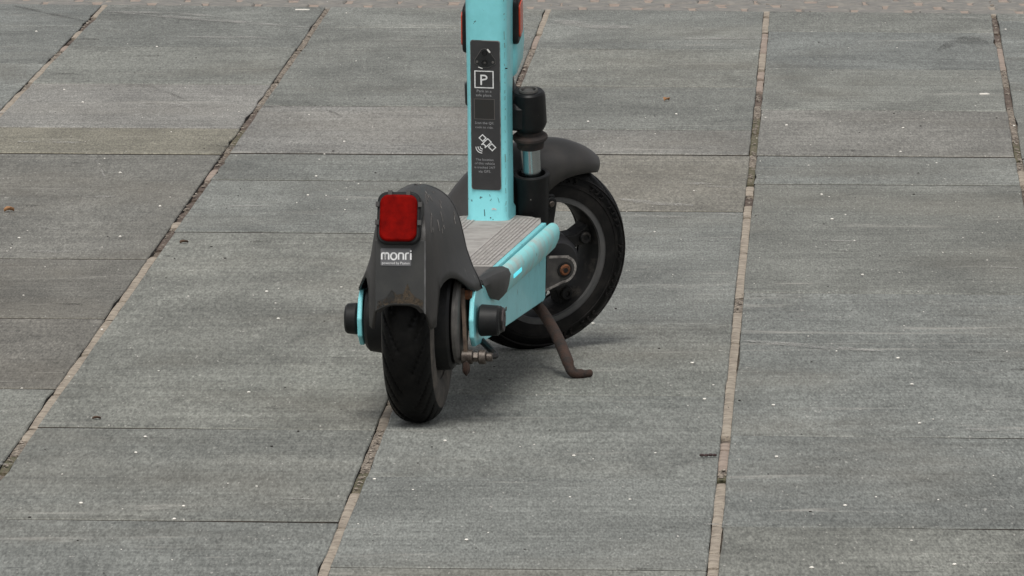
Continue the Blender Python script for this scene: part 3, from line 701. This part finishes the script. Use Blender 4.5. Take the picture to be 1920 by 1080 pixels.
# ---- front fork and wheel --------------------------------------
SA = rad(52); OFF = .046
sk = Vector((0, -math.sin(RK), math.cos(RK))); sa = Vector((0, math.cos(RK), math.sin(RK))); sx0 = Vector((1, 0, 0))
fx = sx0 * math.cos(SA) - sa * math.sin(SA); fa = sa * math.cos(SA) + sx0 * math.sin(SA)
WC = Vector((.0355, .835, .1245)); A0 = WC - fa * OFF
FF = Fr(A0, fx, fa, sk)                        # right of the wheel, ahead, up the steering axis
def at(x, a, k, ax, u1, u2): return Fr(FF(x, a, k), ax, u1, u2)
fork = G(); 
fork.add(*cyl(at(0, 0, .19, sk, fx, fa), 0, .07, .026, .018, 28, .003))
rings = []
for k, g_ in ((.200, .92), (.204, 1), (.230, 1), (.236, .90)): rings.append([FF(a, b, k) for a, b in rrect(-.070 * g_, .070 * g_, -.020 * g_, .028 * g_, .018, 5)])
fork.add(*loft(rings)); fk = fork.mk('front_fork', M_FORK, sc, angle=40)
LX, LA = .056, .010
for sx in (1, -1):
    fr = at(sx * LX, LA, 0, sk, fx, fa)
    prof = [(.196, .0175), (.201, .0205), (.206, .0225), (.2400, .0218), (.2465, .0208), (.2488, .0185), (.2490, .0002)]
    mk('fork_crown', *lathe(fr, [(.195, .002)] + prof, 32), M_FORK, fk, angle=35)
    g = G(); g.add(*lathe(fr, [(.2488, .0125), (.2512, .0120), (.2512, .0098), (.2490, .0093)], 24)); g.add(*cyl(fr,   .247, .2500, .0072, n=24, ch=.001)); g.mk('top_cap', M_GREY, fk)
    g = G()
    for kk in (.230, .211): g.add(*cyl(Fr(FF(sx * (LX - .014), LA - .021, kk), -fa, fx, sk), 0, .006, .0055, n=14)); 
    g.mk('pinch_bolts', M_BLACK, fk)
    mk('dust_boot', *lathe(fr, [(.172, .0128), (.172, .0172), (.180, .0182), (.182, .0208), (.1845, .0228), (.1875, .0228), (.1895, .0205), (.1905, .0160), (.199, .0150), (.199, .0128)], 36), pm('boot_rubber', (.016, .012, .011, 1), (.05, .03, .023, 1), 60, .42, .65, .85), fk)
    mk('stanchion', *cyl(fr, .08, .19, .0130, n=32), M_CHROME, fk)
    mk('lower_leg', *lathe(fr, [(-.035, .002), (-.035, .012), (-.028, .0150), (.04, .0190), (.116, .0222), (.128, .0228), (.1325, .0238), (.1355, .0238), (.1365, .0225), (.1365, .0185), (.128, .0170), (.106, .0160)], 36), M_FORK, fk, angle=40)
    # drop-out plate reaching ahead to the axle
    DF = Fr(FF(sx * .066, 0, 0), fa, sk, fx * sx)
    c = OFF
    poly = [(LA - .018, .030), (LA + .002, .034), (LA + .014, .022), (c + .006, .0165)] + circ(c, 0, .0175, 10, 65, -100) + [(LA, -.026), (LA - .018, -.030)]
    dp = bev(mk('dropout', *prism(DF, poly, -.004, .004), pm('dropout_grey', (.035, .033, .032, 1), (.07, .065, .06, 1), 60, .45, .7, .6), fk, smooth=False), .0018)
    ed = G(); rim_ = [(LA + .014, .022), (c + .006, .0165)] + circ(c, 0, .0165, 10, 65, -100) + [(LA, -.024)]
    stroke(ed, Fr(FF(sx * .066, 0, 0) + fx * sx * .0042, fa, sk, fx * sx), rim_, .0035, .0002); ed.mk('worn_edge', pm('worn_alloy', (.30, .28, .26, 1), (.10, .09, .085, 1), 90, .42, .6, .6), dp, smooth=False)
    nfr = Fr(FF(sx * .0702, OFF, 0), fx * sx, fa, sk)
    mk('axle_ring', *lathe(nfr, [(0, .0105), (.0015, .0105), (.0015, .0078), (0, .0078)], 24), M_BLACK, dp)
    nut = mk('axle_bolt', *cyl(nfr, -.001, .0035, .0076, n=20, ch=.0015), M_RUSTY, dp)
    mk('bolt_socket', *cyl(nfr, .0034, .0038, .0038, n=6, ch=.0001), M_BLACK, nut, smooth=False)
    # fender stay with a bright screw
    g = G(); g.add(*prism(Fr(FF(sx * .054, 0, 0), fa, sk, fx * sx), [(LA + .015, .050), (LA + .030, .056), (LA + .036, .086), (LA + .033, .100), (LA + .022, .102), (LA + .012, .094)], -.003, .003)); sy = g.mk('fender_stay', M_BLACK, fk, smooth=False); bev(sy, .0015)
    sf = Fr(FF(sx * .057, LA + .0255, .090), fx * sx, fa, sk)
    mk('stay_boss', *cyl(sf, 0, .004, .0085, n=20), M_BLACK, sy)
    mk('stay_screw', *cyl(sf, .004, .0062, .0042, n=14), M_STEEL, sy)
# wheel
WF = Fr(WC, fx, fa, sk)
fw = mk('front_wheel', *lathe(WF, [(-.025, .093), (-.020, .0965), (.020, .0965), (.025, .093), (.0265, .089), (.0265, .0800), (.0235, .0785), (.020, .0775), (.010, .075), (-.010, .075), (-.020, .0775), (-.0235, .0785), (-.0265, .0800), (-.0265, .089)], 96, True), M_ALLOY, sc)
g = G()
for sx in (1, -1): g.add(*lathe(WF, [(sx * .0266, .0895), (sx * .0300, .0880), (sx * .0300, .0790), (sx * .0266, .0780)], 96))
g.mk('rim_lip', M_LIP, fw)
make_tyre(WF, .127, fw, M_SIDEF)
# moulded rings and raised blocks on the sidewall
g = G()
for sx in (1, -1):
    for r in (.1010, .1150): g.add(*lathe(WF, [(sx * .0300, r - .0012), (sx * .0322, r - .0004), (sx * .0322, r + .0004), (sx * .0300, r + .0012)], 96))
g.mk('sidewall_ribs', M_SIDEF, fw)
g = G()
for i in range(40):
    if i % 10 in (0, 1, 6): continue
    a = rad(-100 + i * 5.2); d = fa * math.cos(a) + sk * math.sin(a); t = sk * math.cos(a) - fa * math.sin(a)
    q = Fr(WC, d, t, fx); b0 = random.uniform(-.003, -.0015); b1 = random.uniform(.0015, .003)
    g.add(*box(q, .1055, .1068, b0, b1, .030, .0324)); g.add(*box(q, .1055, .1125, b0, b0 + .0014, .030, .0324)); g.add(*box(q, .1108, .1122, b0, b1, .030, .0322))
o = g.mk('sidewall_marks', M_SIDEF, fw, smooth=False); o['kind'] = 'stuff'
hub = G(); hub.add(*lathe(WF, [(-.052, .001), (-.052, .030), (-.046, .036), (-.020, .040), (.020, .040), (.046, .036), (.052, .030), (.052, .001)], 56)); hub.mk('hub', pm('hub_black', (.010, .010, .0115, 1), (.019, .018, .018, 1), 40, .45, .7, .5), fw, angle=40)
for i in range(5):
    a = rad(72 * i + 12); d = fa * math.cos(a) + sk * math.sin(a); t = sk * math.cos(a) - fa * math.sin(a)
    SPF = Fr(WC, d, t, fx)
    g = G(); g.add(*prism(SPF, [(.034, -.0135), (.055, -.0085), (.068, -.0115), (.0785, -.016), (.0785, .016), (.068, .0115), (.055, .0085), (.034, .0135)], -.011, .013))
    sp = bev(g.mk('spoke', M_ALLOY, fw, smooth=False), .002)
    for off in (0,):
        q = Fr(WC + d * .066 + t * off, fx, d, t)
        mk('spoke_boss', *lathe(q, [(.012, .0080), (.018, .0080), (.019, .0070), (.019, .0045), (.0165, .0042), (.0165, .0002)], 20), M_ALLOY, sp)
# front fender
rings = []; NP = 40
for i in range(NP + 1):
    t = i / NP; ph = rad(47 + (205 - 47) * t)
    tip = min(1, (t / .20)) ; tip = math.sqrt(max(0, 1 - (1 - tip) ** 2))
    rr = .156 - .010 * (1 - tip)
    hw = .0435 * (.05 + .95 * tip)
    dep = .003 + .018 * tip ** 2 + .036 * math.exp(-((t - .40) / .16) ** 2) + .006 * t
    d = fa * math.cos(ph) + sk * math.sin(ph); ring = []
    for x, dd in ((-1, 1), (-1.0, .6), (-.97, .30), (-.86, .12), (-.6, .03), (-.3, 0), (0, -.01), (.3, 0), (.6, .03), (.86, .12), (.97, .30), (1.0, .6), (1, 1)):
        ring.append(WC + fx * (x * hw) + d * (rr - dd * dep - .012 * abs(x) ** 2))
    rings.append(ring)
ff = mk('front_fender', *loft(rings, closed=False), M_CHARC, sc, angle=60); solid(ff, .0025, -1)
c0 = WC + fx * .012 + (fa * math.cos(rad(48)) + sk * math.sin(rad(48))) * .1475

# ---- kickstand --------------------------------------------------
kp = smoothpath([(.056, .618, .088), (.074, .598, .074), (.097, .552, .051), (.116, .508, .026), (.1225, .499, .0120), (.1280, .500, .0065), (.138, .508, .0053), (.1455, .518, .0053)], 5)
n = len(kp)
g = G(); g.add(*tube(kp, [.0075 if i < n * .5 else .0064 if i < n * .82 else .0048 for i in range(n)], 14)); ks = g.mk('kickstand', M_RUST, sc, angle=50)
g = G(); g.add(*box(ID, .040, .064, .590, .640, .086, .112)); bev(g.mk('kickstand_mount', M_BLACK, ks, smooth=False), .003)

# ================================================================== LITTER
def leaf(name, px, py, size, mat, label, cat, flat=.5, seed=1, asp=.6, rz=0):
    random.seed(seed); c = gp(px, py); rows_ = []; nu, nv = 9, 7
    for i in range(nu):
        u_ = i / (nu - 1); wd = math.sin(math.pi * min(1, u_ * .94 + .03)) ** .7 * asp
        rows_.append([Vector(((u_ - .5) * size, (v_ / (nv - 1) - .5) * size * wd, size * flat * ((abs(v_ / (nv - 1) - .5) * 2) ** 2 * .6 + .35 * math.sin(u_ * 3.1) + random.uniform(-.06, .06)))) for v_ in range(nv)])
    zm = min(p.z for r in rows_ for p in r)
    for r in rows_:
        for p in r: p.z -= zm - .0012
    o = mk(name, *loft(rows_, closed=False), mat, angle=60); solid(o, .0007, 0); o.location = c; o.rotation_euler = (0, 0, rz)
    return tag(o, label, cat)
M_LEAF = pm('dry_leaf_orange', (.33, .17, .075, 1), (.20, .10, .05, 1), 180, .4, .65, .8)
M_LEAFB = pm('dry_leaf_brown', (.085, .05, .03, 1), (.045, .03, .02, 1), 180, .4, .65, .85)
leaf('dry_leaf', 17, 398, .0155, M_LEAF, 'curled orange dry leaf near the left edge of the pavement', 'leaf', .5, 3, .8, .3)
leaf('dry_leaf', 1250, 190, .0150, M_LEAF, 'small orange dry leaf on slab right of the scooter fork', 'leaf', .4, 5, .7, 1.0)
leaf('dry_leaf', 345, 457, .0130, M_LEAFB, 'dark brown leaf scrap beside the broken mortar joint at left', 'leaf', .35, 8, .7, .5)
leaf('leaf_scrap', 181, 787, .0105, M_LEAFB, 'tiny dark brown scrap on the slab at lower left', 'leaf', .3, 9, .6, .2)
def clump(px, py, ln_, label):
    random.seed(3); g = G(); c = gp(px, py)
    for k in range(4): pebble(g, Vector((-ln_ / 2 + ln_ * (k + .5) / 4, random.uniform(-.004, .004), .003)), ln_ / 6, .9)
    o = g.mk('dirt_clump', pm('dark_dirt', (.022, .012, .012, 1), (.05, .03, .028, 1), 300, .4, .6, .9), angle=60); o.location = c; return tag(o, label, 'dirt')
clump(1328, 858, .020, 'dark elongated dirt clump beside the mortar joint at lower right')
def sliver(px, py, ln_, label, rz):
    g = G(); g.add(*prism(ID, [(-ln_ / 2, -.002), (ln_ * .3, -.003), (ln_ / 2, 0), (ln_ * .2, .003), (-ln_ / 2, .002)], .0002, .0022))
    o = g.mk('paper_sliver', M_WHITE, smooth=False); o.location = gp(px, py); o.rotation_euler = (0, 0, rz); return tag(o, label, 'litter')
sliver(567, 19, .027, 'thin white paper sliver on the pavement at upper left', .03)
sliver(1846, 177, .017, 'thin white paper sliver on the pavement at upper right', .02)
random.seed(21); cr = G(); dk = G()
for k in range(240):
    y = random.uniform(-4, 1090) if k % 3 else random.uniform(200, 560); x = random.uniform(-250, 2170); c = gp(x, y)
    r = random.choice((.0010, .0011, .0013, .0016, .0024)); pebble(cr, c + Vector((0, 0, r * .35)), r, .75)
for x, y in ((225, 325), (300, 388), (152, 945), (875, 1014), (1684, 673), (1710, 722), (1321, 750), (1298, 682), (1560, 412), (1475, 236), (1268, 215), (1112, 608), (500, 548), (1456, 858), (1790, 1060), (1522, 1066), (68, 60), (155, 193), (327, 975)):
    pebble(cr, gp(x, y) + Vector((0, 0, .0012)), .0026, .8)
o = cr.mk('pale_crumbs', M_WHITE, smooth=False); tag(o, 'tiny white crumbs scattered over the slabs', 'crumbs', 'stuff')
for k in range(120):
    x, y = random.uniform(-250, 2170), random.uniform(0, 1090); r = random.choice((.0012, .0016, .0022)); pebble(dk, gp(x, y) + Vector((0, 0, r * .3)), r, .6)
o = dk.mk('dark_grit', pm('dark_grit_stone', (.03, .027, .024, 1), None, rough=.9), smooth=False); tag(o, 'tiny dark grit scattered over the slabs', 'grit', 'stuff')

# pale and dark scuff marks rubbed into the slabs
def scuff_mat(name, col, amt, sc_):
    m = bpy.data.materials.new(name); m.use_nodes = True; n = m.node_tree; N = n.nodes; K = n.links
    b = N['Principled BSDF']; b.inputs['Base Color'].default_value = col; b.inputs['Roughness'].default_value = .9; b.inputs['Specular IOR Level'].default_value = .1
    tc = N.new('ShaderNodeTexCoord'); mp = N.new('ShaderNodeMapping'); mp.inputs['Scale'].default_value = (1, .3, 1); K.new(tc.outputs['Object'], mp.inputs[0])
    t = N.new('ShaderNodeTexNoise'); t.inputs['Scale'].default_value = sc_; t.inputs['Detail'].default_value = 4; K.new(mp.outputs[0], t.inputs['Vector'])
    g_ = N.new('ShaderNodeTexNoise'); g_.inputs['Scale'].default_value = 260; K.new(mp.outputs[0], g_.inputs['Vector'])
    mu = N.new('ShaderNodeMath'); mu.operation = 'MULTIPLY'; K.new(t.outputs[0], mu.inputs[0]); K.new(g_.outputs[0], mu.inputs[1])
    r_ = N.new('ShaderNodeMapRange'); r_.inputs['From Min'].default_value = .19; r_.inputs['From Max'].default_value = .36; r_.inputs['To Max'].default_value = amt
    K.new(mu.outputs[0], r_.inputs[0]); K.new(r_.outputs[0], b.inputs['Alpha']); return m
M_SCP = scuff_mat('scuff_pale', (.40, .39, .365, 1), .55, 22); M_SCD = scuff_mat('scuff_dark', (.075, .072, .067, 1), .45, 18)
def scuff(pts, wpx, mat_):
    g = G(); n = len(pts); a = []; c = []
    pp = smoothpath([(x, y, 0) for x, y in pts], 5)
    for i, p in enumerate(pp):
        k = wpx * (.25 + .75 * math.sin(math.pi * i / (len(pp) - 1))) / 2
        q = pp[min(i + 1, len(pp) - 1)] - pp[max(i - 1, 0)]; q.normalize(); nx, ny = -q.y, q.x
        P1 = gp(p.x + nx * k, p.y + ny * k); P2 = gp(p.x - nx * k, p.y - ny * k); a.append(P1); c.append(P2)
    ctr = (a[0] + a[-1]) / 2; m_ = len(a)
    g.add([q - ctr for q in a] + [q - ctr for q in c], [(i, i + 1, m_ + i + 1, m_ + i) for i in range(m_ - 1)])
    o = g.mk('scuff_mark', mat_, pav, smooth=False); o.location = ctr + Vector((0, 0, .0011)); return o
for pts, w_, m_ in (([(195, 22), (320, 32), (450, 42), (582, 53)], 5, M_SCP), ([(200, 22), (330, 26), (420, 33)], 4, M_SCP), ([(262, 226), (256, 208), (272, 198)], 12, M_SCP), ([(298, 230), (302, 208), (322, 195), (350, 200), (362, 216)], 9, M_SCP),
                    ([(60, 192), (80, 186), (96, 177)], 5, M_SCP), ([(170, 290), (185, 310), (203, 348)], 4, M_SCP), ([(1325, 350), (1355, 351), (1385, 352)], 4, M_SCP), ([(1160, 374), (1220, 381), (1300, 386)], 7, M_SCP), ([(1040, 40), (1100, 47), (1180, 52)], 12, M_SCP),
                    ([(1820, 70), (1850, 68), (1866, 74)], 12, M_SCP), ([(70, 427), (95, 428), (122, 432)], 4, M_SCP), ([(1395, 640), (1500, 648), (1660, 660)], 7, M_SCP), ([(1810, 806), (1850, 807), (1890, 806)], 6, M_SCP), ([(50, 472), (100, 473), (145, 472)], 5, M_SCP),
                    ([(255, 158), (300, 168), (355, 192)], 4, M_SCD), ([(570, 192), (610, 205), (645, 222)], 4, M_SCD), ([(318, 750), (336, 749), (353, 750)], 7, M_SCD), ([(488, 765), (512, 766), (538, 766)], 5, M_SCD), ([(615, 671), (638, 671), (658, 672)], 4, M_SCD), ([(20, 10), (90, 25), (160, 40)], 4, M_SCD),
                    ([(1758, 95), (1790, 80), (1830, 76), (1855, 84)], 16, M_SCD), ([(1445, 527), (1465, 527), (1485, 527)], 3, M_SCD), ([(1560, 471), (1590, 472), (1620, 473)], 3, M_SCD), ([(1775, 635), (1795, 636), (1815, 635)], 3, M_SCD), ([(1815, 660), (1833, 661), (1850, 661)], 3, M_SCD), ([(1265, 712), (1280, 711), (1292, 711)], 3, M_SCD)):
    scuff(pts, w_, m_)

random.seed(44)
def streaks(count, lmin, lmax, wmin, wmax, mat_, nm):
    g = G()
    for k in range(count):
        x, y = random.uniform(-200, 2100), random.uniform(30, 1080); l_ = random.uniform(lmin, lmax); w_ = random.uniform(wmin, wmax); sl = random.uniform(-.01, .03)
        up = []; dn = []
        for i in range(7):
            t = i / 6; q = w_ * math.sin(math.pi * (.08 + .84 * t)) / 2 * random.uniform(.6, 1.2)
            up.append(gp(x + (t - .5) * l_, y + (t - .5) * l_ * sl - q)); dn.append(gp(x + (t - .5) * l_, y + (t - .5) * l_ * sl + q))
        g.add([p + Vector((0, 0, .0008)) for p in up + dn], [(i, i + 1, 8 + i, 7 + i) for i in range(6)])
    o = g.mk(nm, mat_, pav, smooth=False); o['kind'] = 'stuff'
streaks(60, 22, 60, 2, 4.5, M_SCD, 'dark_streaks')
streaks(30, 50, 190, 2, 5, M_SCP, 'pale_streaks')

for o in bpy.data.objects:
    if o.name == 'mud_smear': o.data.materials[0] = scuff_mat('mud_film', (.11, .085, .06, 1), .45, 40)
